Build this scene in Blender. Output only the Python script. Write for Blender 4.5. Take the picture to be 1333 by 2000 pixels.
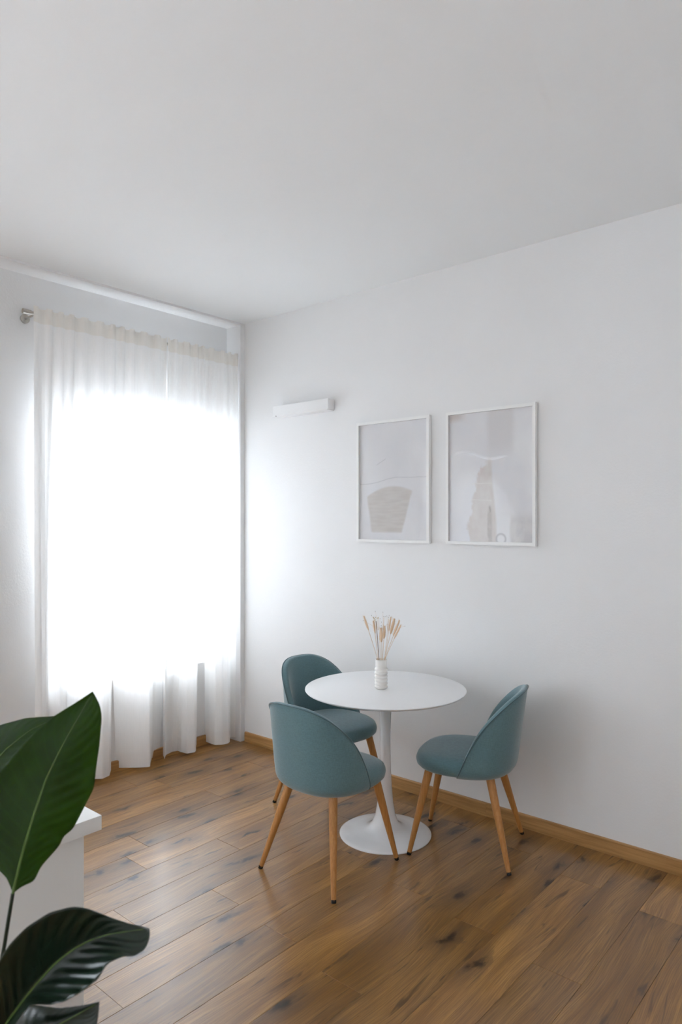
import bpy, bmesh, math, random
import numpy as np
from mathutils import Vector

sc = bpy.context.scene
for o in list(bpy.data.objects):
    bpy.data.objects.remove(o)

# ------------------------------------------------------------------ camera
FPX, YAW, Y0 = 1357.0, 0.711, 1018.1          # focal length in px of the 1333x2000 frame, yaw, horizon row
CAM = np.array([3.783, -3.330, 1.575])
cd = bpy.data.cameras.new('camera')
cd.sensor_fit = 'VERTICAL'; cd.sensor_height = 36.0; cd.sensor_width = 24.0
cd.lens = FPX / 2000 * 36.0
cd.shift_y = (Y0 - 1000) / 2000
cd.clip_start = 0.05
cd.dof.use_dof = True; cd.dof.focus_distance = 2.75; cd.dof.aperture_fstop = 4.5
cam = bpy.data.objects.new('camera', cd)
sc.collection.objects.link(cam)
cam.location = CAM; cam.rotation_euler = (math.pi/2, 0, YAW)
sc.camera = cam

# ------------------------------------------------------------------ light
SKY = 18.0
w = bpy.data.worlds.new('overcast_sky'); sc.world = w; w.use_nodes = True
bg = w.node_tree.nodes['Background']
bg.inputs[0].default_value = (0.85, 0.935, 1.03, 1); bg.inputs[1].default_value = SKY

def portal(name, loc, width, height, rz):      # guides sky sampling through a window opening, emits nothing itself
    l = bpy.data.lights.new(name, 'AREA'); l.shape = 'RECTANGLE'; l.size = width; l.size_y = height
    l.cycles.is_portal = True
    o = bpy.data.objects.new(name, l); sc.collection.objects.link(o)
    o.location = loc; o.rotation_euler = (math.pi/2, 0, rz)   # light shines along local -Z: +Y of the room when rz = 0
    return o

sc.view_settings.view_transform = 'Standard'
sc.view_settings.look = 'None'
sc.view_settings.gamma = 1.0
sc.view_settings.use_curve_mapping = False
sc.view_settings.exposure = 0.20
sc.cycles.use_denoising = True
sc.cycles.use_adaptive_sampling = True; sc.cycles.adaptive_threshold = 0.03; sc.cycles.adaptive_min_samples = 24
sc.cycles.max_bounces = 12; sc.cycles.diffuse_bounces = 8; sc.cycles.transparent_max_bounces = 24
sc.cycles.transmission_bounces = 10
sc.cycles.sample_clamp_indirect = 8.0
sc.cycles.caustics_reflective = False

# ------------------------------------------------------------------ helpers
FWD = np.array([-math.sin(YAW), math.cos(YAW)]); RGT = np.array([math.cos(YAW), math.sin(YAW)])
def ray(x, y): return np.array([*(FWD + RGT*(x-666.5)/FPX), -(y-Y0)/FPX])
def on_z(x, y, z):                              # photo pixel on a horizontal plane
    r = ray(x, y); return CAM + r*((z-CAM[2])/r[2])
def at_depth(x, y, d): return CAM + ray(x, y)*d

COL = sc.collection
def link(o, parent=None):
    COL.objects.link(o)
    if parent is not None: o.parent = parent
    return o
def tag(o, label=None, cat=None, group=None, kind=None):
    if label: o['label'] = label
    if cat: o['category'] = cat
    if group: o['group'] = group
    if kind: o['kind'] = kind
    return o
def empty(name, loc=(0,0,0), rz=0):
    o = bpy.data.objects.new(name, None); link(o); o.location = loc; o.rotation_euler = (0,0,rz)
    o.empty_display_size = 0.05
    return o
def mobj(name, verts, faces, mat, parent=None, smooth=False):
    me = bpy.data.meshes.new(name); me.from_pydata([tuple(map(float, v)) for v in verts], [], faces)
    me.materials.append(mat); me.update()
    bm = bmesh.new(); bm.from_mesh(me); bmesh.ops.recalc_face_normals(bm, faces=bm.faces); bm.to_mesh(me); bm.free()
    if smooth: me.polygons.foreach_set('use_smooth', [True]*len(me.polygons))
    return link(bpy.data.objects.new(name, me), parent)
def bmobj(name, bm, mat, parent=None, smooth=False, angle=None):
    bmesh.ops.recalc_face_normals(bm, faces=bm.faces)
    me = bpy.data.meshes.new(name); bm.to_mesh(me); bm.free(); me.materials.append(mat)
    if smooth:
        me.polygons.foreach_set('use_smooth', [True]*len(me.polygons))
        if angle: me.set_sharp_from_angle(angle=math.radians(angle))
    return link(bpy.data.objects.new(name, me), parent)
def add_box(bm, x0, x1, y0, y1, z0, z1, bev=0):
    vs = [bm.verts.new(p) for p in ((x0,y0,z0),(x1,y0,z0),(x1,y1,z0),(x0,y1,z0),(x0,y0,z1),(x1,y0,z1),(x1,y1,z1),(x0,y1,z1))]
    fs = [bm.faces.new([vs[i] for i in q]) for q in ((0,3,2,1),(4,5,6,7),(0,1,5,4),(1,2,6,5),(2,3,7,6),(3,0,4,7))]
    if bev:
        es = list({e for f in fs for e in f.edges})
        bmesh.ops.bevel(bm, geom=es, offset=bev, segments=2, affect='EDGES', profile=0.6)
def boxes(name, lst, mat, parent=None, bev=0):
    bm = bmesh.new()
    for b in lst: add_box(bm, *b, bev=bev)
    return bmobj(name, bm, mat, parent, smooth=bool(bev), angle=35 if bev else None)
def lathe(name, prof, mat, parent=None, seg=64, c=(0,0,0), angle=None, close=True):
    vs, fs = [], []
    n = len(prof)
    for i in range(seg):
        a = 2*math.pi*i/seg
        for r, z in prof: vs.append((c[0]+r*math.cos(a), c[1]+r*math.sin(a), c[2]+z))
    for i in range(seg):
        j = (i+1) % seg
        for k in range(n-1):
            fs.append((i*n+k, j*n+k, j*n+k+1, i*n+k+1))
    me = bpy.data.meshes.new(name); me.from_pydata(vs, [], fs)
    bm = bmesh.new(); bm.from_mesh(me); bmesh.ops.remove_doubles(bm, verts=bm.verts, dist=1e-5)
    bmesh.ops.recalc_face_normals(bm, faces=bm.faces); bm.to_mesh(me); bm.free()
    me.materials.append(mat); me.polygons.foreach_set('use_smooth', [True]*len(me.polygons))
    if angle: me.set_sharp_from_angle(angle=math.radians(angle))
    return link(bpy.data.objects.new(name, me), parent)
def add_tube(bm, pts, rad, seg=8, cap=True):
    pts = [np.array(p, float) for p in pts]; n = len(pts)
    if not hasattr(rad, '__len__'): rad = [rad]*n
    rings = []; ref = None
    for i in range(n):
        t = pts[min(i+1, n-1)] - pts[max(i-1, 0)]; t /= (np.linalg.norm(t)+1e-12)
        if ref is None: ref = np.array([0,0,1.]) if abs(t[2]) < .9 else np.array([1.,0,0])
        u = ref - t*(ref@t); u /= np.linalg.norm(u); v = np.cross(t, u); ref = u
        rings.append([bm.verts.new(pts[i] + rad[i]*(u*math.cos(2*math.pi*k/seg) + v*math.sin(2*math.pi*k/seg))) for k in range(seg)])
    for a, b in zip(rings, rings[1:]):
        for k in range(seg): bm.faces.new((a[k], a[(k+1) % seg], b[(k+1) % seg], b[k]))
    if cap: bm.faces.new(rings[0][::-1]); bm.faces.new(rings[-1])
def tube(name, pts, rad, mat, parent=None, seg=8):
    bm = bmesh.new(); add_tube(bm, pts, rad, seg)
    return bmobj(name, bm, mat, parent, smooth=True, angle=50)
def resample(pts, n):
    p = np.array(pts, float); d = np.r_[0, np.cumsum(np.linalg.norm(np.diff(p, axis=0), axis=1))]; d /= d[-1]
    t = np.linspace(0, 1, n)
    q = np.stack([np.interp(t, d, p[:, k]) for k in range(p.shape[1])], 1)
    for _ in range(2):                           # soften the corners
        q[1:-1] = .25*q[:-2] + .5*q[1:-1] + .25*q[2:]
    return q

# ------------------------------------------------------------------ materials
class NT:
    def __init__(s, name):
        s.m = bpy.data.materials.new(name); s.m.use_nodes = True; s.t = s.m.node_tree; s.n = s.t.nodes
        s.b = s.n['Principled BSDF']; s.out = s.n['Material Output']
    def new(s, kind, **kw):
        x = s.n.new(kind)
        for k, v in kw.items(): setattr(x, k, v)
        return x
    def put(s, sock, v):
        if hasattr(v, 'is_output'): s.t.links.new(v, sock)
        else: sock.default_value = v
    def math(s, op, a, b=0.0, c=None, clamp=False):
        x = s.new('ShaderNodeMath', operation=op, use_clamp=clamp); s.put(x.inputs[0], a); s.put(x.inputs[1], b)
        if c is not None: s.put(x.inputs[2], c)
        return x.outputs[0]
    def vmath(s, op, a, b):
        x = s.new('ShaderNodeVectorMath', operation=op); s.put(x.inputs[0], a); s.put(x.inputs[1], b); return x.outputs[0]
    def coord(s, which='Object'): return s.new('ShaderNodeTexCoord').outputs[which]
    def sep(s, v):
        x = s.new('ShaderNodeSeparateXYZ'); s.put(x.inputs[0], v); return x.outputs
    def comb(s, x, y, z=0.0):
        c = s.new('ShaderNodeCombineXYZ'); s.put(c.inputs[0], x); s.put(c.inputs[1], y); s.put(c.inputs[2], z); return c.outputs[0]
    def noise(s, vec, scale=5, detail=3, rough=.5, dist=0.0, out=0):
        x = s.new('ShaderNodeTexNoise'); s.put(x.inputs['Vector'], vec); s.put(x.inputs['Scale'], scale)
        s.put(x.inputs['Detail'], detail); s.put(x.inputs['Roughness'], rough); s.put(x.inputs['Distortion'], dist); return x.outputs[out]
    def mr(s, v, a, b, c=0.0, d=1.0, interp='SMOOTHSTEP'):
        x = s.new('ShaderNodeMapRange', interpolation_type=interp); s.put(x.inputs[0], v)
        for i, k in enumerate((a, b, c, d)): s.put(x.inputs[i+1], k)
        return x.outputs[0]
    def mix(s, f, a, b, blend='MIX'):
        x = s.new('ShaderNodeMix', data_type='RGBA', blend_type=blend); s.put(x.inputs[0], f)
        s.put(x.inputs[6], a if hasattr(a, 'is_output') else (*a, 1)[:4]); s.put(x.inputs[7], b if hasattr(b, 'is_output') else (*b, 1)[:4]); return x.outputs[2]
    def bump(s, h, strength=.2, dist=.002):
        x = s.new('ShaderNodeBump'); s.put(x.inputs['Height'], h); x.inputs['Strength'].default_value = strength; x.inputs['Distance'].default_value = dist
        s.t.links.new(x.outputs[0], s.b.inputs['Normal']); return x.outputs[0]
    def set(s, **kw):
        names = dict(col='Base Color', rough='Roughness', metal='Metallic', spec='Specular IOR Level', coat='Coat Weight', sheen='Sheen Weight', alpha='Alpha', sub='Subsurface Weight')
        for k, v in kw.items():
            if k == 'col' and not hasattr(v, 'is_output'): v = (*v, 1)[:4]
            s.put(s.b.inputs[names[k]], v)
        return s.m

def plaster(name, col, bump=.25, scale=90):
    t = NT(name); co = t.coord()
    n = t.noise(co, scale, 5, .6); n2 = t.noise(co, 2.2, 2)
    t.set(col=t.mix(n2, tuple(c*.985 for c in col), tuple(min(1, c*1.01) for c in col)), rough=.85, spec=.25)
    t.bump(n, bump, .003); return t.m
M = {}
M['wall'] = plaster('wall_paint', (.82, .82, .82))
M['ceiling'] = plaster('ceiling_paint', (.88, .895, .90), .1, 60)
def plain(name, col, rough, spec=.5, var=.03, scale=30, metal=0, coat=0, bump=0):
    t = NT(name); n = t.noise(t.coord(), scale, 3)
    t.set(col=t.mix(n, tuple(c*(1-var) for c in col), tuple(min(1, c*(1+var)) for c in col)), rough=t.mr(n, 0, 1, rough*.92, rough*1.08), spec=spec, metal=metal, coat=coat)
    if bump: t.bump(n, bump, .001)
    return t.m
M['white_lacquer'] = plain('white_lacquer', (.86, .86, .87), .09, .5, .01, 8)
M['white_top'] = plain('white_table_top', (.88, .88, .885), .3, .4, .01, 8)
M['white_frame'] = plain('white_picture_frame', (.86, .86, .85), .45, .4, .015, 40)
M['white_lamp'] = plain('white_lamp_metal', (.86, .86, .86), .5, .4, .01, 20)
M['white_unit'] = plain('white_furniture_foil', (.80, .80, .78), .35, .4, .01, 10)
M['window_white'] = plain('window_frame_white', (.85, .85, .85), .4, .4, .01, 10)
M['steel'] = plain('brushed_steel', (.50, .48, .44), .3, .5, .06, 200, metal=1)
M['black_rubber'] = plain('black_rubber', (.012, .012, .012), .6, .3, .1, 60)
M['ceramic'] = plain('cream_ceramic', (.80, .775, .735), .38, .45, .02, 40, bump=.05)
M['subfloor'] = plain('dark_subfloor', (.06, .035, .02), .9, .1, .1, 20)
M['pot'] = plain('grey_pot_glaze', (.35, .35, .34), .5, .4, .08, 20)
M['soil'] = plain('potting_soil', (.03, .02, .013), .95, .1, .5, 60, bump=.8)

def wood_floor():
    t = NT('oak_plank'); co = t.coord(); rnd = t.new('ShaderNodeObjectInfo').outputs['Random']
    off = t.comb(t.math('MULTIPLY', rnd, 37.0), t.math('MULTIPLY', rnd, 91.0), t.math('MULTIPLY', rnd, 13.0))
    v = t.vmath('ADD', co, off); X, Y, Z = t.sep(v)
    wob = t.noise(t.comb(t.math('MULTIPLY', X, 4.0), t.math('MULTIPLY', Y, 1.5)), 1.0, 1, .4)
    Xw = t.math('ADD', X, t.math('MULTIPLY', t.math('SUBTRACT', wob, .5), .12))
    fine = t.noise(t.comb(t.math('MULTIPLY', Xw, 300.0), t.math('MULTIPLY', Y, 5.0)), 1.0, 4, .65)
    med = t.noise(t.comb(t.math('MULTIPLY', Xw, 46.0), t.math('MULTIPLY', Y, 1.6)), 1.0, 4, .6)
    broad = t.noise(t.comb(t.math('MULTIPLY', Xw, 11.0), t.math('MULTIPLY', Y, 1.1)), 1.0, 3, .55, .4)
    # knots: sparse cells along the plank
    kd = t.noise(t.comb(t.math('MULTIPLY', X, 14.0), t.math('MULTIPLY', Y, 7.0)), 1.0, 4, .6, 0.3)
    kv = t.comb(t.math('ADD', t.math('MULTIPLY', X, 6.5), t.math('MULTIPLY', kd, .75)), t.math('ADD', t.math('MULTIPLY', Y, 2.5), t.math('MULTIPLY', kd, .55)))
    vo = t.new('ShaderNodeTexVoronoi', voronoi_dimensions='2D'); t.put(vo.inputs['Vector'], kv); vo.inputs['Scale'].default_value = 1.0
    cellr = t.sep(vo.outputs['Color'])[0]
    pick = t.mr(cellr, .50, .56)
    core = t.math('MULTIPLY', t.mr(vo.outputs['Distance'], .02, .16, 1, 0), pick)
    halo = t.math('MULTIPLY', t.mr(vo.outputs['Distance'], .08, .50, 1, 0), pick)
    streakv = t.noise(t.comb(t.math('MULTIPLY', Xw, 30.0), t.math('MULTIPLY', Y, 3.4)), 1.0, 3, .6, .6)
    streak = t.mr(streakv, .59, .72)
    c = t.mix(t.mr(broad, .3, .7), (.265, .122, .026), (.47, .25, .075))
    c = t.mix(t.mr(med, .38, .66, 0, .6), c, (.20, .092, .03))
    c = t.mix(t.mr(fine, .40, .62, 0, .62), c, (.16, .075, .026))
    c = t.mix(t.math('MULTIPLY', halo, .6), c, (.13, .068, .034))
    c = t.mix(t.math('MULTIPLY', streak, .8), c, (.085, .04, .016))
    c = t.mix(t.math('MULTIPLY', core, .96), c, (.022, .010, .004))
    val = t.mr(rnd, 0, 1, .80, 1.16, 'LINEAR')
    hs = t.new('ShaderNodeHueSaturation'); t.put(hs.inputs['Color'], c); t.put(hs.inputs['Value'], val)
    hs.inputs['Saturation'].default_value = 1.0
    t.set(col=hs.outputs[0], rough=t.mr(fine, .2, .8, .27, .32), spec=.55, coat=.35)
    t.b.inputs['Coat Roughness'].default_value = .2
    t.bump(t.math('ADD', t.math('MULTIPLY', fine, .7), t.math('MULTIPLY', core, -.5)), .04, .0010)
    return t.m
M['floor'] = wood_floor()
def wood(name, c1, c2, axis, rough=.42, sc_=(150, 5)):
    t = NT(name); v = t.coord(); xyz = t.sep(v)
    a = t.math('MULTIPLY', xyz[axis], sc_[1]); o = [i for i in range(3) if i != axis]
    g = t.noise(t.comb(t.math('MULTIPLY', xyz[o[0]], sc_[0]), t.math('MULTIPLY', xyz[o[1]], sc_[0]), a), 1.0, 4, .6, .3)
    t.set(col=t.mix(t.mr(g, .3, .72), c1, c2), rough=rough, spec=.45)
    t.bump(g, .1, .001); return t.m
M['leg_wood'] = wood('beech_leg', (.50, .235, .072), (.40, .172, .045), 2)
M['baseboard'] = wood('oak_baseboard', (.50, .28, .105), (.34, .175, .06), 0, .5, (60, 3))
M['baseboard_y'] = wood('oak_baseboard_side', (.50, .28, .105), (.34, .175, .06), 1, .5, (60, 3))

def fabric(name, col, amt=.14):
    t = NT(name); X, Y, Z = t.sep(t.coord())
    hor = t.noise(t.comb(t.math('MULTIPLY', X, 60.0), t.math('MULTIPLY', Y, 60.0), t.math('MULTIPLY', Z, 900.0)), 1.0, 2, .6)
    ver = t.noise(t.comb(t.math('MULTIPLY', X, 700.0), t.math('MULTIPLY', Y, 700.0), t.math('MULTIPLY', Z, 45.0)), 1.0, 2, .6)
    m = t.math('MULTIPLY', t.math('ADD', hor, ver), .5)
    t.set(col=t.mix(t.mr(m, .35, .65), tuple(c*(1-amt) for c in col), tuple(c*(1+amt) for c in col)), rough=.9, spec=.2, sheen=.5)
    t.b.inputs['Sheen Roughness'].default_value = .5
    t.bump(m, .35, .0012); return t.m
M['teal'] = fabric('teal_linen', (.114, .204, .228))
M['teal_dark'] = fabric('teal_piping', (.070, .135, .155), .1)

def sheer(name, col, transp, transl):
    t = NT(name); n = t.n; n.remove(t.b)
    X, Y, Z = t.sep(t.coord())
    thr = t.noise(t.comb(t.math('MULTIPLY', X, 500.0), t.math('MULTIPLY', Y, 500.0), t.math('MULTIPLY', Z, 9.0)), 1.0, 3, .6)
    colr = t.mix(t.mr(thr, .3, .7), tuple(c*.96 for c in col), col)
    d = t.new('ShaderNodeBsdfDiffuse'); tl = t.new('ShaderNodeBsdfTranslucent'); tr = t.new('ShaderNodeBsdfTransparent')
    t.put(d.inputs[0], colr); t.put(tl.inputs[0], colr)
    m1 = t.new('ShaderNodeMixShader'); m1.inputs[0].default_value = transl
    t.t.links.new(d.outputs[0], m1.inputs[1]); t.t.links.new(tl.outputs[0], m1.inputs[2])
    m2 = t.new('ShaderNodeMixShader'); t.put(m2.inputs[0], t.mr(thr, .2, .8, transp*.8, transp*1.2))
    t.t.links.new(m1.outputs[0], m2.inputs[1]); t.t.links.new(tr.outputs[0], m2.inputs[2])
    t.t.links.new(m2.outputs[0], t.out.inputs[0]); return t.m
M['sheer'] = sheer('sheer_voile', (.95, .945, .935), .012, .18)
M['blind'] = sheer('added_blind_cloth', (.92, .92, .92), .004, .36)
M['tape'] = sheer('curtain_tape', (.90, .87, .82), .004, .2)
M['hem'] = sheer('curtain_hem', (.93, .92, .91), .004, .25)

def glass(name, bumpy=0.0):
    t = NT(name); t.n.remove(t.b)
    tr = t.new('ShaderNodeBsdfTransparent'); g = t.new('ShaderNodeBsdfGlossy'); g.inputs['Roughness'].default_value = .02
    lw = t.new('ShaderNodeLayerWeight'); lw.inputs[0].default_value = .5     # facing = 1 - |cos|: the same from both sides of the pane
    fr = t.math('MULTIPLY_ADD', t.math('POWER', lw.outputs['Facing'], 5.0), .97, .03)
    if bumpy:
        b = t.new('ShaderNodeBump'); b.inputs['Strength'].default_value = bumpy; b.inputs['Distance'].default_value = .02
        t.put(b.inputs['Height'], t.noise(t.coord(), 3.2, 1)); t.t.links.new(b.outputs[0], g.inputs['Normal'])
    m = t.new('ShaderNodeMixShader'); t.put(m.inputs[0], fr)
    t.t.links.new(tr.outputs[0], m.inputs[1]); t.t.links.new(g.outputs[0], m.inputs[2]); t.t.links.new(m.outputs[0], t.out.inputs[0])
    return t.m
M['glass'] = glass('window_glass'); M['acrylic'] = glass('picture_acrylic', .35)

# ------------------------------------------------------------------ room
RX, RY, RZ = 4.7, -6.6, 2.99                   # room: x 0..RX (picture wall y=0), window wall x=0, y 0..RY
ND, NY0, NY1, NZ = .15, -.040, -2.15, 2.976    # niche in the window wall
W1 = (-1.37, -.075, .58, 2.25)                  # window 1: y0 y1 z0 z1
W2 = (-4.25, -2.30, .10, 2.25)                 # window 2, next one along the same wall, behind an added blind that dims it
W3 = (-6.25, -5.00, .15, 2.75)                 # window 3, unseen, added as fill light at the far end of that wall
XO = -.48
floor = tag(empty('floor'), 'warm brown oak plank floor with dark knots', None, kind='structure')
boxes('subfloor', [(XO, RX, RY, .2, -.05, -.008)], M['subfloor'], floor)
PW, J0, PL = .1797, 2.862, 1.28
ends = {0: -1.007, -1: -.345, 1: -.413, -2: -.942, -3: -1.532, -4: -.89, -5: -1.47, -6: -2.087, -7: -1.44, -8: -.52, -9: -1.12, -10: -1.52, -11: -1.39, -12: -.77, -13: -.28, -14: -.865}
rr = random.Random(5)
def plank(x0, x1, y0, y1):
    g, c, z = .0004, .0008, 0.0
    cx_, cy_ = (x0+x1)/2, (y0+y1)/2
    hx, hy = (x1-x0)/2-g, (y1-y0)/2-g
    vs = [(s*hx, q*hy, -.008) for s, q in ((-1,-1),(1,-1),(1,1),(-1,1))] + [(s*hx, q*hy, -c) for s, q in ((-1,-1),(1,-1),(1,1),(-1,1))] + [(s*(hx-c), q*(hy-c), z) for s, q in ((-1,-1),(1,-1),(1,1),(-1,1))]
    fs = [(0,3,2,1),(8,9,10,11)] + [(i, (i+1)%4, 4+(i+1)%4, 4+i) for i in range(4)] + [(4+i, 4+(i+1)%4, 8+(i+1)%4, 8+i) for i in range(4)]
    o = mobj('plank', vs, fs, M['floor'], floor); o.location = (cx_, cy_, 0)
for k in range(-17, 16):
    x1 = J0 + k*PW; x0 = x1 - PW
    if x1 < -ND + .01 or x0 > RX: continue
    x0 = max(x0, -ND); x1 = min(x1, RX)
    e = ends.get(k, -rr.uniform(.1, 1.3))
    while e < 0: e += PL
    top = 0.0
    e -= PL
    while top > RY:
        nb = max(e, RY)
        if top-nb > .02: plank(x0, x1, nb, top)
        top = nb; e -= PL

tag(boxes('ceiling', [(XO, RX+.2, RY-.2, .2, RZ, RZ+.2)], M['ceiling']), 'plain white ceiling over the whole room', kind='structure')
tag(boxes('wall_right', [(XO, RX+.2, 0, .2, -.05, RZ)], M['wall']), 'white textured wall with two framed pictures', kind='structure')
tag(boxes('wall_back', [(RX, RX+.2, RY, 0, -.05, RZ)], M['wall']), 'white wall opposite the window wall', kind='structure')
tag(boxes('wall_front', [(XO, RX+.2, RY-.2, RY, -.05, RZ)], M['wall']), 'white wall facing the picture wall', kind='structure')
wl = [(XO, 0, NY0, 0, -.05, RZ), (XO, 0, NY1, NY0, NZ, RZ),                       # return beside the corner, lintel over the niche
      (XO, -ND, W1[1], NY0, -.05, NZ), (XO, -ND, NY1, W1[0], -.05, NZ),           # niche wall around window 1
      (XO, -ND, W1[0], W1[1], -.05, W1[2]), (XO, -ND, W1[0], W1[1], W1[3], NZ),
      (XO, 0, W2[1], NY1, -.05, RZ), (XO, 0, W3[1], W2[0], -.05, RZ), (XO, 0, RY, W3[0], -.05, RZ)]   # piers beside windows 2 and 3
for W in (W2, W3): wl += [(XO, 0, W[0], W[1], -.05, W[2]), (XO, 0, W[0], W[1], W[3], RZ)]
tag(boxes('wall_left', wl, M['wall']), 'white window wall with shallow curtain niche', kind='structure')

def window(name, W, origin, rz, label, n):     # built along local y, looking into the room along local +x
    wd, hg = W[1]-W[0], W[3]-W[2]; h2 = wd/2
    win = tag(empty(name, origin, rz), label, kind='structure')
    t = .05
    boxes('window_frame', [(0, .07, -h2, -h2+t, 0, hg), (0, .07, h2-t, h2, 0, hg), (0, .07, -h2+t, h2-t, 0, t), (0, .07, -h2+t, h2-t, hg-t, hg)], M['window_white'], win, .003)
    wdt = (wd-2*t)/n
    for i in range(n):
        a, b = -h2+t+i*wdt+.003, -h2+t+(i+1)*wdt-.003; c, d = t+.003, hg-t-.003; s = .055
        sh = boxes('window_sash', [(.015, .08, a, a+s, c, d), (.015, .08, b-s, b, c, d), (.015, .08, a+s, b-s, c, c+s), (.015, .08, a+s, b-s, d-s, d)], M['window_white'], win, .003)
        boxes('pane', [(.04, .046, a+s-.005, b-s+.005, c+s-.005, d-s+.005)], M['glass'], sh)
    return win
window('window_1', W1, (-.42, (W1[0]+W1[1])/2, W1[2]), 0, 'white framed window glowing behind the sheer curtains', 1)
window('window_2', W2, (-.42, (W2[0]+W2[1])/2, W2[2]), 0, 'tall white framed window beyond the left picture edge', 2)
window('fill_window_3', W3, (-.42, (W3[0]+W3[1])/2, W3[2]), 0, 'unseen narrow white framed window added as fill light at the far end of the window wall', 1)
for W in (W1, W2, W3):
    portal('window_portal', (-.475, (W[0]+W[1])/2, (W[2]+W[3])/2), W[1]-W[0], W[3]-W[2], -math.pi/2)
bl = tag(empty('added_roller_blind', (-.12, (W2[0]+W2[1])/2, W2[3]-.03)), 'unseen white translucent roller blind added over the tall window to soften its light', 'blind')  # unseen blind, added to cut and even out the light of window 2
hb = (W2[1]-W2[0])/2 - .006
boxes('blind_fabric', [(-.0006, .0006, -hb, hb, -(W2[3]-W2[2])+.05, -.01)], M['blind'], bl)
tube('blind_tube', [(0, -hb, 0), (0, hb, 0)], .018, M['white_lamp'], bl, 20)
tube('bottom_bar', [(0, -hb, -(W2[3]-W2[2])+.045), (0, hb, -(W2[3]-W2[2])+.045)], .008, M['white_lamp'], bl, 12)

# skirting boards
def baseboard(name, segs, axis, pos, label):
    root = tag(empty(name), label, kind='structure')
    for a, b in segs:
        c, h = (b-a)/2-.0006, .069
        prof = [(0, 0), (.015, 0), (.015, h-.004), (.012, h), (0, h)]
        vs, fs = [], []
        for s in (-c, c):
            for d, z in prof: vs.append((s, -d, z) if axis == 'x' else (d, s, z))
        n = len(prof)
        fs = [tuple(range(n)), tuple(range(2*n-1, n-1, -1))] + [(i, (i+1) % n, n+(i+1) % n, n+i) for i in range(n)]
        o = mobj('board', vs, fs, M['baseboard'] if axis == 'x' else M['baseboard_y'], root)
        o.location = ((a+b)/2, pos, 0) if axis == 'x' else (pos, (a+b)/2, 0)
baseboard('baseboard_right', [(.015, 1.95), (1.95, 3.85), (3.85, RX)], 'x', 0, 'oak skirting board along the picture wall')
baseboard('baseboard_left', [(NY1, NY0)], 'y', -ND, 'oak skirting board behind the curtains')

# ------------------------------------------------------------------ curtains
rod = tag(empty('curtain_rod', (-.045, -.80, 2.735)), 'brushed steel curtain rod with bracket above the sheer curtains', 'curtain rod')
tube('rod', [(0, -.755, 0), (0, .745, 0)], .0095, M['steel'], rod, 14)
tube('finial', [(0, -.775, 0), (0, -.755, 0), (0, -.73, 0)], [.014, .014, .014], M['steel'], rod, 18)
tube('finial', [(0, .73, 0), (0, .752, 0)], .014, M['steel'], rod, 18)
for yb in (-.715, .70):
    br = tube('bracket', [(-.105, yb, -.012), (-.015, yb, -.012), (0, yb, -.006)], .006, M['steel'], rod, 10)
    tube('bracket_plate', [(-.105, yb, -.012), (-.098, yb, -.012), (-.094, yb, -.012)], [.026, .026, .018], M['steel'], br, 24)

ZB, ZT = .022, 2.765
def bottom_px(pts): return [on_z(x, y, ZB)[:2] for x, y in pts]
rc = random.Random(11)
def curtain(label, plan_bottom, ya, yb, nfold, seed):
    r = random.Random(seed)
    root = tag(empty('curtain', (-.03, (ya+yb)/2, 0)), label, 'curtain', 'sheer curtains on the steel rod')
    ox, oy = -.03, (ya+yb)/2
    NU, NV = 260, 40
    pb = resample(plan_bottom, NU)
    u = np.linspace(0, 1, NU)
    ph = [r.uniform(0, 6.28) for _ in range(6)]
    yt = ya + (yb-ya)*u
    g = np.sin(2*np.pi*nfold*u + ph[0] + 1.2*np.sin(2*np.pi*2.3*u+ph[1]))
    g2 = np.sin(2*np.pi*nfold*2.6*u + ph[2] + 1.5*np.sin(2*np.pi*3.1*u+ph[3]))
    xt = -.020 + .010*np.sign(g)*np.abs(g)**.7
    xm = -.040 + .024*g + .007*g2
    zs = np.concatenate([[ZT], np.linspace(ZT-.085, ZB+.09, NV-3), [ZB+.045, ZB]])
    V, F = [], []
    for j, z in enumerate(zs):
        tb = max(0, min(1, (ZT-.085-z)/(ZT-.085-ZB)))
        kk = tb**.8; s = kk*kk*(3-2*kk)*.35 + kk*.65
        mid = 4*tb*(1-tb)*.5
        X = xt*(1-s) + pb[:, 0]*s; Y = yt*(1-s) + pb[:, 1]*s
        X = X + mid*.4*(xm-xt) + .004*np.sin(40*u+5*tb+ph[4])*tb
        V += list(zip(X-ox, Y-oy, np.full(NU, z) + (.004*np.sign(g) if j == 0 else 0)))
    def strip(name, j0, j1, mat, par, dx=0.0):
        vs = [(v[0]+dx, v[1], v[2]) for v in V[j0*NU:(j1+1)*NU]]
        fs = [(j*NU+i, j*NU+i+1, (j+1)*NU+i+1, (j+1)*NU+i) for j in range(j1-j0) for i in range(NU-1)]
        return mobj(name, vs, fs, mat, par, smooth=True)
    J = len(zs)-1
    p = strip('panel', 1, J-2, M['sheer'], root)
    strip('heading_tape', 0, 1, M['tape'], root)
    strip('hem', J-2, J, M['hem'], p)
    return root
pl = [(68, 1562), (84, 1560), (92, 1541), (118, 1543), (124, 1540), (127, 1527), (150, 1529), (186, 1521), (200, 1521), (215, 1515), (217, 1499), (240, 1500), (268, 1499), (291, 1498), (294, 1497), (296, 1480), (306, 1477), (317, 1472)]
pr_ = [(319, 1475), (321, 1483), (325, 1475), (336, 1468), (347, 1466), (354, 1469), (366, 1472), (380, 1469), (383, 1465), (384, 1449), (398, 1446), (408, 1451), (420, 1455), (435, 1455), (446, 1452), (448, 1449), (450, 1440), (462, 1440), (474, 1438)]
curtain('wide sheer white curtain panel on the window side away from the corner', bottom_px(pl), -1.53, -.653, 11, 3)
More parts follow.
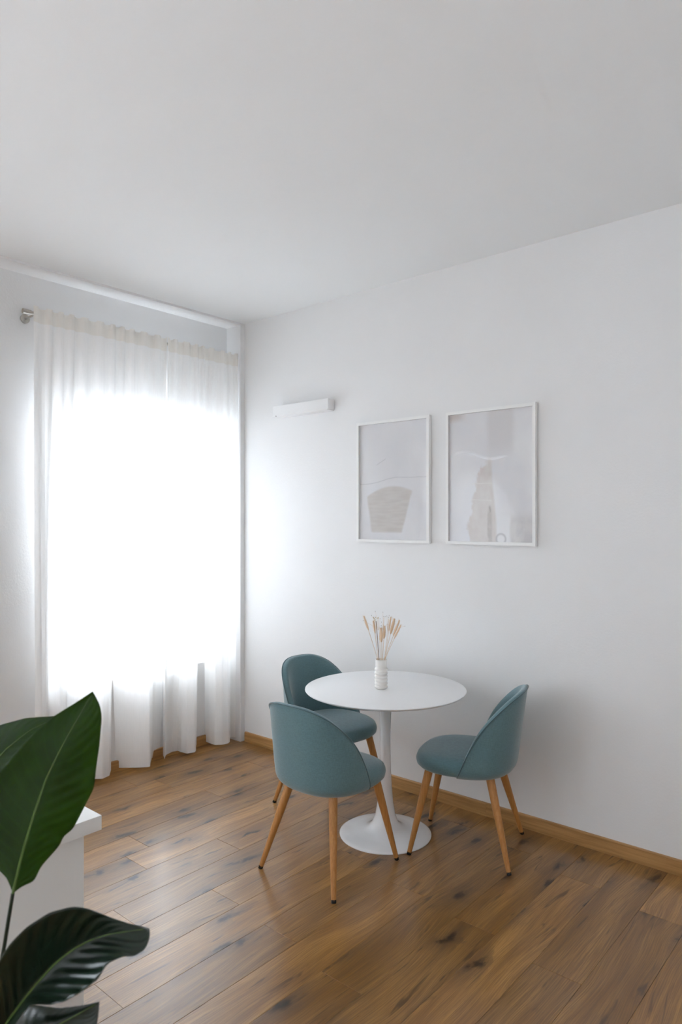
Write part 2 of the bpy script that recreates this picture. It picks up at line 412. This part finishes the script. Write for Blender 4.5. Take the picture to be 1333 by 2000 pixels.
curtain('narrower sheer white curtain panel hanging next to the room corner', bottom_px(pr_), -.647, -.050, 8, 8)

# ------------------------------------------------------------------ table
TC = (1.664, -.527)
tb = tag(empty('pedestal_table', (*TC, 0)), 'round white pedestal table with trumpet-shaped foot between the teal chairs', 'table')
lathe('table_top', [(0, .712), (.34, .712), (.380, .718), (.402, .7275), (.405, .731), (.4045, .734), (.4025, .735), (0, .735)], M['white_top'], tb, 128, angle=40)
lathe('pedestal', [(.0, .711), (.075, .711), (.075, .704), (.036, .70), (.033, .66), (.0295, .60), (.0270, .53), (.0262, .46), (.0268, .40), (.029, .32), (.033, .24), (.040, .16), (.050, .10), (.064, .062), (.083, .041), (.115, .028), (.165, .019), (.215, .012), (.227, .008), (.231, .005), (.2305, .001), (.0, .001)], M['white_lacquer'], tb, 96, angle=50)

# ------------------------------------------------------------------ vase and dried stems
VC = np.array([*on_z(745, 1345, .735)[:2], .735])
vs_ = tag(empty('vase', tuple(VC)), 'cream ribbed ceramic vase on the round white table', 'vase')
prof = [(0, 0), (.023, 0), (.027, .003)]
zz = .003; nr = 6; rh = .0172
for i in range(nr):
    for q in range(1, 7):
        a = q/6; prof.append((.0272 + .0062*max(0, math.sin(math.pi*a))**.8, zz + rh*a))
    zz += rh
prof += [(.0285, .112), (.0285, .138), (.0288, .146), (.0275, .148), (.0258, .146), (.025, .11), (.025, .012), (0, .010)]
lathe('body', prof, M['ceramic'], vs_, 64, angle=None)
t = NT('dried_straw'); nn = t.noise(t.coord(), 220, 3); t.set(col=t.mix(nn, (.62, .40, .22), (.82, .62, .42)), rough=.85, spec=.2); M['straw'] = t.m
M['plume'] = plain('dried_plume', (.80, .60, .42), .95, .1, .15, 300)
M['brown_stem'] = plain('brown_stem', (.22, .115, .045), .8, .2, .2, 200)
M['seed'] = plain('dark_seed_head', (.055, .045, .03), .8, .2, .3, 300)
M['gold_seed'] = plain('golden_seed_head', (.45, .28, .06), .8, .2, .3, 300)
VD = float((VC[:2]-CAM[:2]) @ FWD)
rs = random.Random(4)
def stem_pts(tip, base_dx, n=7):
    tip = np.array(tip); base = VC + np.array([base_dx*RGT[0], base_dx*RGT[1], .016])
    base[:2] += FWD*rs.uniform(-.008, .008)
    neck = VC + np.array([*(RGT*np.clip((tip-VC)[:2] @ RGT*.42, -.018, .018) + FWD*np.clip((tip-VC)[:2] @ FWD*.42, -.015, .015)), .148])
    a = [base + (neck-base)*i/2 for i in range(2)]
    m = neck + (tip-neck)*.5 + np.array([0, 0, .008])
    b = [(1-s)**2*neck + 2*s*(1-s)*m + s*s*tip for s in np.linspace(0, 1, n)]
    return a + b
def plume(px, dep, label, length=.05, rad=.0045, grp=None):
    length *= 1.45; rad *= 1.2
    tip = at_depth(*px, VD+dep); pts = stem_pts(tip, -.2*((tip-VC)[:2] @ RGT))
    o = tag(empty('dried_grass_stem', tuple(pts[0])), label, 'dried stem', 'dried stems in the ribbed vase')
    L = [np.array(p)-pts[0] for p in pts]
    tube('stem', L, .0010, M['straw'], o, 6)
    d = L[-1]-L[-2]; d = d/np.linalg.norm(d); e = L[-1]
    hp = [e - d*length*(1-s) for s in np.linspace(0, 1, 9)]
    bm = bmesh.new()
    add_tube(bm, hp, [rad*(.25+.9*math.sin(math.pi*min(1, (s*.92+.06)))**.8)*.8 for s in np.linspace(0, 1, 9)], 8)
    u = np.cross(d, [0, 0, 1.]); u /= np.linalg.norm(u); v = np.cross(d, u)
    for i in range(80):                                     # bristles
        s = rs.uniform(.02, .98); a = rs.uniform(0, 6.28); c0 = e - d*length*(1-s)
        out = (u*math.cos(a)+v*math.sin(a)); q = c0 + out*rad*.5; q2 = c0 + out*rad*1.6 + d*.009
        add_tube(bm, [q, q2], [.0004, .0001], 3, False)
    bmobj('plume', bm, M['plume'], o, True)
plume((711, 1203), .00, 'dried beige grass stem leaning furthest left in the ribbed vase', .052)
plume((730, 1212), .02, 'upright dried beige grass plume just left of the brown seed stalk', .045)
plume((745, 1226), -.02, 'short fluffy dried beige plume in the middle of the vase', .05, .0075)
plume((752, 1222), .015, 'dried beige plume just right of the middle of the vase', .045, .006)
plume((764, 1205), -.005, 'slender tall dried grass stem leaning slightly right in the vase', .05, .0035)
plume((771, 1208), .03, 'wide pale dried plume at the back right of the vase', .055, .007)
plume((781, 1211), .00, 'dried beige grass stem leaning furthest right in the ribbed vase', .06, .0045)
plume((784, 1220), -.02, 'lower dried beige grass stem leaning right in the vase', .055, .004)
def sprig(px, dep, label, heads, stem_mat, rad, hr, mat):
    tip = at_depth(*px, VD+dep); pts = stem_pts(tip, -.2*((tip-VC)[:2] @ RGT))
    o = tag(empty('dried_seed_stem', tuple(pts[0])), label, 'dried stem', 'dried stems in the ribbed vase')
    L = [np.array(p)-pts[0] for p in pts]
    tube('stem', L, rad, stem_mat, o, 6)
    root = L[-3]
    for hx, hy in heads:
        h = at_depth(hx, hy, VD+dep+rs.uniform(-.015, .015)) - pts[0]
        bm = bmesh.new()
        add_tube(bm, [root, root*.45+h*.55+np.array([0, 0, .003]), h], .00035, 4)
        br = bmobj('branch', bm, M['straw'], o, True)
        bm = bmesh.new(); bmesh.ops.create_icosphere(bm, subdivisions=2, radius=hr)
        for vv in bm.verts: vv.co = Vector((vv.co.x*rs.uniform(.85, 1.1), vv.co.y*rs.uniform(.85, 1.1), vv.co.z*1.15)) + Vector(h)
        bmobj('seed_head', bm, mat, br, True)
sprig((735, 1213), -.01, 'brown stalk with cluster of golden seed heads in the vase', [(731, 1208), (734, 1206), (737, 1207.5), (733, 1211), (730, 1206), (739, 1207)], M['brown_stem'], .0016, .0022, M['gold_seed'])
sprig((740, 1205), .01, 'thin sprig with tiny dark seeds rising tallest on the left of the vase', [(733.5, 1194), (726, 1202), (743, 1208), (710, 1212.5)], M['straw'], .0006, .0013, M['seed'])
sprig((750, 1206), -.01, 'thin sprig with tiny dark seeds above the middle of the vase', [(748.5, 1195.5), (750, 1204), (753, 1204), (745.5, 1215), (745, 1222)], M['straw'], .0006, .0013, M['seed'])
sprig((760, 1209), .015, 'thin sprig with tiny dark seeds on the right side of the vase', [(760.5, 1202), (759, 1205.5), (756, 1203), (759, 1215), (757, 1219), (791.5, 1223)], M['straw'], .0006, .0013, M['seed'])

# ------------------------------------------------------------------ chairs
U = [0, .08, .13, .23, .318, .416, .54, .69, .80, .90, .977, 1.0]
ZR = [.36, .398, .428, .495, .55, .605, .656, .708, .742, .768, .785, .788]
XF, BW, SN = .02, .247, 2.5
def plan(th, z, ins):
    a = XF + .235 + .05*(z-.4)/.38 - ins; b = BW - ins - .008*max(0, min(1, (.5-z)/.1))
    c, s = math.cos(th), math.sin(th)
    return (XF - a*abs(c)**(2/SN), b*math.copysign(abs(s)**(2/SN), s))
def make_chair():
    root = empty('dining_chair')
    TH = math.acos(.08**(SN/2)); NT_ = 96
    ths = []
    for i in range(NT_+1):
        s = -1 + 2*i/NT_; u = (1-abs(s))
        ths.append(math.copysign(TH*(1-u**1.25), s) if s else 0.0)
    def rimz(th): return float(np.interp(abs(math.cos(th))**(2/SN), U, ZR))
    zr = [rimz(t_) for t_ in ths]
    for _ in range(4): zr = [zr[0]] + [(zr[i-1]+2*zr[i]+zr[i+1])/4 for i in range(1, NT_)] + [zr[-1]]
    rows, ZL, R = [], .387, .055
    def ins_low(z):
        if z >= ZL+R: return 0.0
        return R - math.sqrt(max(0, R*R - (ZL+R-z)**2))
    for th, z1 in zip(ths, zr):
        col = []
        K = 18
        col.append((*plan(th, ZL, .13), ZL)); col.append((*plan(th, ZL, .085), ZL))
        for k in range(K+1):
            f = k/K; f = f**1.3; z = ZL + (z1-.004-ZL)*f
            col.append((*plan(th, z, min(.05, ins_low(z))), z))
        base_in = min(.05, ins_low(z1-.004))
        col.append((*plan(th, z1, base_in+.003), z1)); col.append((*plan(th, z1, base_in+.013), z1+.0025)); col.append((*plan(th, z1, base_in+.022), z1+.0005))
        col.append((*plan(th, z1-.006, base_in+.028), z1-.006))
        for k in range(1, 9):
            f = k/8; z = z1-.006 + (.41-(z1-.006))*f if z1 > .43 else z1-.006-.002*k
            col.append((*plan(th, max(z, .40), base_in+.028+.016*math.sin(math.pi*min(1, f*1.15))), max(z, .392)))
        rows.append(col)
    n = len(rows[0]); V = [v for c in rows for v in c]
    F = [(i*n+k, (i+1)*n+k, (i+1)*n+k+1, i*n+k+1) for i in range(NT_) for k in range(n-1)]
    F += [tuple(range(n)), tuple(NT_*n + k for k in range(n))[::-1]]
    br = mobj('backrest', V, F, M['teal'], root, True); br.data.set_sharp_from_angle(angle=math.radians(60))
    pts = [(*plan(th, z1, min(.05, ins_low(z1-.004))-.0012), z1-.001) for th, z1 in zip(ths, zr)]
    tube('piping', pts, .0033, M['teal_dark'], br, 8)
    # seat cushion
    seat = []
    prof = [(.0, .398), (.62, .398), (.80, .394), (.93, .399), (.985, .412), (1.0, .430), (.992, .447), (.965, .461), (.90, .4715), (.78, .478), (.5, .482), (.2, .483), (0, .483)]
    NS = 80
    for i in range(NS):
        a = 2*math.pi*i/NS; c, s = math.cos(a), math.sin(a); nn_ = 2.7
        px_ = math.copysign(abs(c)**(2/nn_), c)*.226 + .012; py_ = math.copysign(abs(s)**(2/nn_), s)*(.228 - .012*max(0, c))
        for k, z in prof:
            ce = .008
            drop = -.010*max(0, c)**2 * (k**2) if z > .44 else 0
            seat.append((ce + (px_-ce)*k, py_*k, z+drop))
    n = len(prof)
    F = [(i*n+k, ((i+1) % NS)*n+k, ((i+1) % NS)*n+k+1, i*n+k+1) for i in range(NS) for k in range(n-1)]
    so = mobj('seat', seat, F, M['teal'], root, True)
    bm = bmesh.new(); bm.from_mesh(so.data); bmesh.ops.remove_doubles(bm, verts=bm.verts, dist=1e-5); bm.to_mesh(so.data); bm.free()
    for (tx, ty, fx, fy) in ((.150, -.135, .235, -.200), (.150, .135, .235, .200), (-.130, -.125, -.235, -.222), (-.130, .125, -.235, .222)):
        T, Fo = np.array([tx, ty, .404]), np.array([fx, fy, 0.0])
        P = lambda s: T + (Fo-T)*s
        leg = tube('leg', [P(s)-P(1) for s in (0, .1, .35, .7, .978)], [.0195, .0197, .0180, .0140, .0105], M['leg_wood'], root, 20)
        leg.location = P(1)
        tube('foot_cap', [P(.968)-P(1), (0, 0, 0.0005)], [.0108, .0102], M['black_rubber'], leg, 16)
    return root
def copy_tree(o, parent=None):
    c = o.copy(); COL.objects.link(c); c.parent = parent
    for ch in o.children: copy_tree(ch, c)
    return c
chair0 = make_chair()
CH = [(1.670, -.945, 90, 'teal upholstered dining chair nearest the camera, seen from behind'),
      (1.215, -.428, -6, 'teal upholstered dining chair behind the table, closest to the curtain'),
      (2.040, -.367, 199, 'teal upholstered dining chair seen from the side against the picture wall')]
for i, (x, y, a, lab) in enumerate(CH):
    o = chair0 if i == 0 else copy_tree(chair0)
    o.location = (x, y, 0); o.rotation_euler = (0, 0, math.radians(a))
    tag(o, lab, 'chair', 'teal dining chairs around the table')

# ------------------------------------------------------------------ wall lamp
lamp = tag(empty('wall_lamp', (.612, 0, 2.279)), 'long white box-shaped wall lamp left of the pictures', 'wall lamp')
boxes('body', [(-.25, .25, -.065, -.003, .006, .072)], M['white_lamp'], lamp, .0015)
boxes('bottom_plate', [(-.256, .246, -.069, -.003, 0, .0055)], M['white_lamp'], lamp, .001)
tube('screw', [(-.215, -.066, .003), (-.215, -.071, .003)], .003, M['black_rubber'], lamp, 12)

# ------------------------------------------------------------------ pictures
def art(name, which):
    t = NT(name); X, Y, Z = t.sep(t.coord())
    u = t.math('ADD', t.math('DIVIDE', X, .50), .5); v = t.math('ADD', t.math('DIVIDE', Z, .70), .5)
    uv = t.comb(u, v); nz = t.noise(uv, 7, 4, .6); nz2 = t.noise(uv, 2.2, 3)
    brush = t.noise(t.comb(t.math('MULTIPLY', u, 5), t.math('MULTIPLY', v, 40)), 1, 3)
    du = t.math('ADD', u, t.math('MULTIPLY', t.math('SUBTRACT', nz, .5), .07 if which else .03))
    dv = t.math('ADD', v, t.math('MULTIPLY', t.math('SUBTRACT', nz2, .5), .07))
    def rng(a, lo, hi, s=.015): return t.math('MULTIPLY', t.mr(a, t.math('SUBTRACT', lo, s) if hasattr(lo, 'is_output') else lo-s, t.math('ADD', lo, s) if hasattr(lo, 'is_output') else lo+s), t.mr(a, t.math('SUBTRACT', hi, s) if hasattr(hi, 'is_output') else hi-s, t.math('ADD', hi, s) if hasattr(hi, 'is_output') else hi+s, 1, 0))
    if which == 0:
        c = t.mix(t.mr(nz2, .3, .7), (.80, .80, .825), (.86, .86, .88))
        # tapering rounded beige vessel in the lower half
        lo = t.mr(v, .04, .42, .19, .10, 'LINEAR'); hi = t.mr(v, .04, .42, .62, .78, 'LINEAR')
        topc = t.math('SUBTRACT', .455, t.math('MULTIPLY', t.math('POWER', t.math('ABSOLUTE', t.math('SUBTRACT', u, .5)), 2.0), .55))
        body = t.math('MULTIPLY', rng(du, lo, hi, .02), rng(v, .065, topc, .012))
        c = t.mix(t.math('MULTIPLY', body, .85), c, t.mix(t.mr(brush, .3, .7), (.62, .575, .54), (.69, .655, .62)))
        line = rng(dv, t.mr(u, 0, .6, .478, .52), t.mr(u, 0, .6, .486, .527), .003)
        c = t.mix(t.math('MULTIPLY', line, .5), c, (.56, .56, .59))
        l2 = t.math('MULTIPLY', rng(t.math('ADD', v, t.math('MULTIPLY', u, -.35)), .55, .557, .003), rng(u, .26, .40))
        c = t.mix(t.math('MULTIPLY', l2, .5), c, (.52, .52, .55))
        upper = t.math('MULTIPLY', rng(du, .14, .20, .03), rng(v, .56, .9, .06))
        c = t.mix(t.math('MULTIPLY', upper, .35), c, (.84, .83, .82))
    else:
        c = t.mix(t.mr(nz2, .3, .7), (.80, .80, .835), (.87, .87, .88))
        left = t.mr(v, .1, .75, .24, .46); left = t.math('ADD', left, t.math('MULTIPLY', t.math('SUBTRACT', nz, .5), .25))
        right = t.mr(v, .05, .6, .58, .52)
        band = t.math('MULTIPLY', rng(u, left, right, .02), t.mr(v, .66, .60))
        c = t.mix(t.math('MULTIPLY', band, .75), c, t.mix(t.mr(nz, .3, .7), (.66, .59, .55), (.73, .69, .65)))
        pink = t.math('MULTIPLY', t.mr(t.noise(uv, 4, 2), .45, .62), t.math('MULTIPLY', band, rng(v, .50, .62, .04)))
        c = t.mix(t.math('MULTIPLY', pink, .6), c, (.66, .54, .52))
        haze = t.math('MULTIPLY', rng(du, .47, .78, .05), rng(v, .68, 1.05, .10))
        c = t.mix(t.math('MULTIPLY', haze, .6), c, (.70, .67, .67))
        tl = t.math('MULTIPLY', rng(du, -.1, .17, .07), t.mr(v, .92, .98))
        c = t.mix(t.math('MULTIPLY', tl, .7), c, (.66, .59, .55))
        for lv in (.45, .325):
            ln = t.math('MULTIPLY', rng(dv, lv-.003, lv+.003, .004), rng(u, .27, .52))
            c = t.mix(t.math('MULTIPLY', ln, .6), c, (.86, .84, .80))
        sq = t.math('MULTIPLY', rng(du, .74, 1.1, .02), t.mr(v, .25, .14))
        c = t.mix(t.math('MULTIPLY', sq, .6), c, t.mix(t.mr(nz, .4, .6), (.56, .53, .53), (.68, .65, .63)))
        rd = t.math('SQRT', t.math('ADD', t.math('POWER', t.math('SUBTRACT', u, .63), 2.0), t.math('MULTIPLY', t.math('POWER', t.math('SUBTRACT', v, .025), 2.0), 1.9)))
        ring = rng(rd, .045, .062, .012)
        c = t.mix(t.math('MULTIPLY', ring, .6), c, (.42, .41, .43))
        st = t.math('MULTIPLY', rng(du, .475, .53, .015), t.mr(v, .30, .22))
        c = t.mix(t.math('MULTIPLY', st, t.mr(nz, .4, .6, .1, .6)), c, (.45, .41, .39))
        stl = t.math('MULTIPLY', rng(du, .495, .51, .012), rng(v, .225, .275, .015))
        c = t.mix(t.math('MULTIPLY', stl, .8), c, (.36, .32, .30))
    t.set(col=c, rough=.7, spec=.2); return t.m
def picture(x0, x1, z0, z1, which, label):
    cx_, cz = (x0+x1)/2, (z0+z1)/2; hx, hz = (x1-x0)/2, (z1-z0)/2; fw, d = .0165, .024
    root = tag(empty('framed_picture', (cx_, -.002, cz)), label, 'picture', 'framed pictures on the wall')
    bm = bmesh.new()
    for pts in (((-hx, -hz), (hx, -hz), (hx-fw, -hz+fw), (-hx+fw, -hz+fw)), ((hx, -hz), (hx, hz), (hx-fw, hz-fw), (hx-fw, -hz+fw)), ((hx, hz), (-hx, hz), (-hx+fw, hz-fw), (hx-fw, hz-fw)), ((-hx, hz), (-hx, -hz), (-hx+fw, -hz+fw), (-hx+fw, hz-fw))):
        a = [bm.verts.new((p[0], -d, p[1])) for p in pts]; b = [bm.verts.new((p[0], 0, p[1])) for p in pts]
        bm.faces.new(a); bm.faces.new(b[::-1])
        for i in range(4): bm.faces.new((a[i], a[(i+1) % 4], b[(i+1) % 4], b[i]))
    bmobj('frame', bm, M['white_frame'], root)
    boxes('print', [(-hx+fw*.9, hx-fw*.9, -.008, -.001, -hz+fw*.9, hz-fw*.9)], art('abstract_print', which), root)
    boxes('glazing', [(-hx+fw*.95, hx-fw*.95, -.0115, -.0095, -hz+fw*.95, hz-fw*.95)], M['acrylic'], root)
picture(1.063, 1.593, 1.449, 2.178, 0, 'white framed pale print with a beige vessel shape, nearer the lamp')
picture(1.705, 2.235, 1.449, 2.178, 1, 'white framed pale print with a ragged beige vertical band, further from the lamp')

# ------------------------------------------------------------------ white unit in the foreground
k = on_z(199, 1592, .75)
unit = tag(empty('sideboard', (k[0]-.24, k[1]-.65, 0)), 'white sideboard with thick top behind the green plant', 'sideboard')
boxes('body', [(-.215, .212, -.62, .612, .0, .708)], M['white_unit'], unit, .002)
boxes('top', [(-.24, .24, -.65, .65, .709, .75)], M['white_unit'], unit, .002)

# ------------------------------------------------------------------ plant in the foreground
def leafmat(name, c1, c2, rough, transl):
    t = NT(name); uvn = t.new('ShaderNodeUVMap').outputs[0]; u, v, _ = t.sep(uvn)
    n = t.noise(t.comb(t.math('MULTIPLY', u, 4), t.math('MULTIPLY', v, 5)), 1, 3)
    av = t.math('ABSOLUTE', t.math('SUBTRACT', v, .5))
    vein = t.math('SINE', t.math('MULTIPLY', t.math('SUBTRACT', u, t.math('MULTIPLY', av, .35)), 95.0))
    c = t.mix(t.mr(n, .3, .7), c1, c2)
    c = t.mix(t.mr(vein, .6, 1, 0, .3), c, tuple(min(1, q*1.5) for q in c2))
    t.set(col=c, rough=rough, spec=.5)
    nb = t.bump(vein, .12, .001)
    tl = t.new('ShaderNodeBsdfTranslucent'); t.put(tl.inputs[0], t.mix(.6, c, (.26, .46, .012)))
    m = t.new('ShaderNodeMixShader'); m.inputs[0].default_value = transl
    t.t.links.new(t.b.outputs[0], m.inputs[1]); t.t.links.new(tl.outputs[0], m.inputs[2]); t.t.links.new(m.outputs[0], t.out.inputs[0])
    return t.m
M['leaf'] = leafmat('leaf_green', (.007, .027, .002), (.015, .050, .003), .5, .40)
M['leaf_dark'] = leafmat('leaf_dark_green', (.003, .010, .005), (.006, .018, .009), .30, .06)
M['midrib'] = plain('leaf_midrib', (.10, .17, .035), .5, .4, .1, 60)
M['stalk'] = plain('dark_leaf_stalk', (.012, .022, .010), .5, .4, .2, 40)
pc = at_depth(-70, 1900, 1.28); PC = np.array([pc[0], pc[1], 0])
plant = tag(empty('potted_plant', tuple(PC)), 'potted plant with large glossy green leaves in the left foreground', 'plant')
lathe('pot', [(0, 0), (.115, 0), (.12, .004), (.16, .30), (.165, .33), (.158, .335), (.15, .33), (.147, .295), (0, .295)], M['pot'], plant, 48, angle=45)
lathe('soil', [(0, .296), (.146, .296), (.146, .303), (.08, .312), (0, .316)], M['soil'], plant, 32)
def leaf(mid, lm, rm, d_mid, d_l, d_r, mat, amp=.0022, freq=24, label=None):
    NU, NH = 72, 14
    m_, l_, r_ = resample(mid, NU), resample(lm, NU), resample(rm, NU)
    V, UV = [], []
    t = np.linspace(0, 1, NU)
    g = lambda d: np.interp(t, np.linspace(0, 1, len(d)), d)
    dm, dl, dr = g(d_mid), g(d_l), g(d_r)
    for i in range(NU):
        taper = math.sin(math.pi*min(1, max(0, t[i])))**.5
        for j in range(-NH, NH+1):
            s = abs(j)/NH; e = l_[i] if j < 0 else r_[i]; de = dl[i] if j < 0 else dr[i]
            p = m_[i]*(1-s) + e*s
            dd = dm[i]*(1-s**1.4) + de*s**1.4
            dd += taper*amp*math.sin(freq*2*math.pi*(t[i]-.22*s))*min(1, s*4)*(.4+.6*s)*(.35 if j < 0 else 1)
            V.append(at_depth(p[0], p[1], dd)-PC); UV.append((t[i], .5+.5*j/NH))
    n = 2*NH+1
    F = [(i*n+k_, i*n+k_+1, (i+1)*n+k_+1, (i+1)*n+k_) for i in range(NU-1) for k_ in range(n-1)]
    me = bpy.data.meshes.new('leaf'); me.from_pydata([tuple(map(float, v)) for v in V], [], F); me.materials.append(mat)
    uvl = me.uv_layers.new(name='UVMap')
    for lp in me.loops: uvl.data[lp.index].uv = UV[lp.vertex_index]
    me.polygons.foreach_set('use_smooth', [True]*len(me.polygons))
    o = link(bpy.data.objects.new('leaf', me), plant)
    so = o.modifiers.new('thickness', 'SOLIDIFY'); so.thickness = .0009; so.offset = 0
    if label: o['label'] = label
    mp = [np.array(V[i*n+NH]) for i in range(0, NU-2, 3)]
    tube('midrib', mp, list(np.linspace(.0026, .0007, len(mp))), M['midrib'], o, 6)
    return o
def stalk(px, deps, rad=.0042):
    pts = [at_depth(x, y, d)-PC for (x, y), d in zip(px, deps)]
    base = np.array([rs.uniform(-.03, .03), rs.uniform(-.03, .03), .30])
    q = resample([base, base*.5 + pts[0]*.5 + np.array([0, 0, .03])] + pts, 16)
    tube('stem', q, list(np.linspace(rad*1.3, rad*.75, 16)), M['stalk'], plant, 10)
# tall upright leaf
mid1 = [(25, 1745), (43, 1668), (64, 1598), (90, 1521), (114, 1471), (134, 1434), (157, 1395), (181, 1351)]
L1 = [(24, 1742), (14, 1715), (-8, 1695), (-45, 1640), (-50, 1590), (-30, 1535), (0, 1507), (50, 1447), (100, 1402), (157, 1367), (181, 1351)]
R1 = [(27, 1744), (40, 1732), (66, 1722), (80, 1692), (112, 1656), (119, 1648), (122, 1634), (142, 1620), (160, 1585), (183, 1540), (189, 1490), (194, 1457), (199, 1400), (195, 1375), (181, 1351)]
leaf(mid1, L1, R1, [1.22, 1.235, 1.255, 1.29], [1.22, 1.215, 1.235, 1.285], [1.22, 1.295, 1.32, 1.29], M['leaf'], .0018, 15, 'broad bright green upright leaf')
stalk([(3, 1890), (12, 1820), (25, 1745)], [1.21, 1.215, 1.22])
# leaf behind it, mostly out of view on the left
mid0 = [(-95, 1700), (-80, 1620), (-45, 1530), (10, 1465), (60, 1425), (118, 1398)]
L0 = [(-96, 1698), (-135, 1600), (-120, 1500), (-60, 1440), (0, 1416), (52, 1402), (118, 1398)]
R0 = [(-94, 1700), (-40, 1640), (10, 1570), (60, 1500), (105, 1440), (118, 1398)]
leaf(mid0, L0, R0, [1.33, 1.36, 1.38, 1.40], [1.33, 1.37, 1.40, 1.40], [1.33, 1.34, 1.36, 1.40], M['leaf'], .0018, 15, 'shaded green leaf behind the upright one')
stalk([(-85, 1850), (-92, 1780), (-95, 1700)], [1.30, 1.32, 1.33])
# dark glossy leaf arching to the right
mid2 = [(-25, 2050), (17, 1993), (67, 1926), (110, 1879), (144, 1853), (178, 1835), (215, 1824), (255, 1818), (292, 1814)]
L2 = [(-28, 2048), (-30, 1960), (-12, 1895), (17, 1846), (50, 1812), (97, 1782), (144, 1770), (174, 1775), (214, 1791), (255, 1805), (283, 1810), (292, 1814)]
R2 = [(-22, 2052), (30, 2000), (60, 1962), (100, 1962), (125, 1957), (161, 1936), (191, 1913), (205, 1888), (215, 1878), (246, 1866), (260, 1869), (284, 1854), (293, 1830), (292, 1814)]
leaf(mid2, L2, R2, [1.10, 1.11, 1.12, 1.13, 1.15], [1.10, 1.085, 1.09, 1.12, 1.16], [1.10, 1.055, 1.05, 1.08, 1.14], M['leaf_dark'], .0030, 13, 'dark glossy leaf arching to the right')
stalk([(-60, 2140), (-42, 2090), (-25, 2050)], [1.12, 1.11, 1.10])
# lowest leaf, only its end in view
mid3 = [(-60, 2110), (20, 2060), (90, 2015), (150, 1982), (194, 1957)]
L3 = [(-60, 2108), (-20, 2010), (40, 1968), (67, 1963), (117, 1969), (161, 1964), (194, 1957)]
R3 = [(-58, 2112), (60, 2110), (150, 2060), (188, 2010), (193, 1975), (194, 1957)]
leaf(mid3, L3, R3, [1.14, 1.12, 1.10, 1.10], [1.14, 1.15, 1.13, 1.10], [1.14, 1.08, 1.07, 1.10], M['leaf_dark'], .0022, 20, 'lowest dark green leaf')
stalk([(-90, 2200), (-75, 2150), (-60, 2110)], [1.16, 1.15, 1.14])
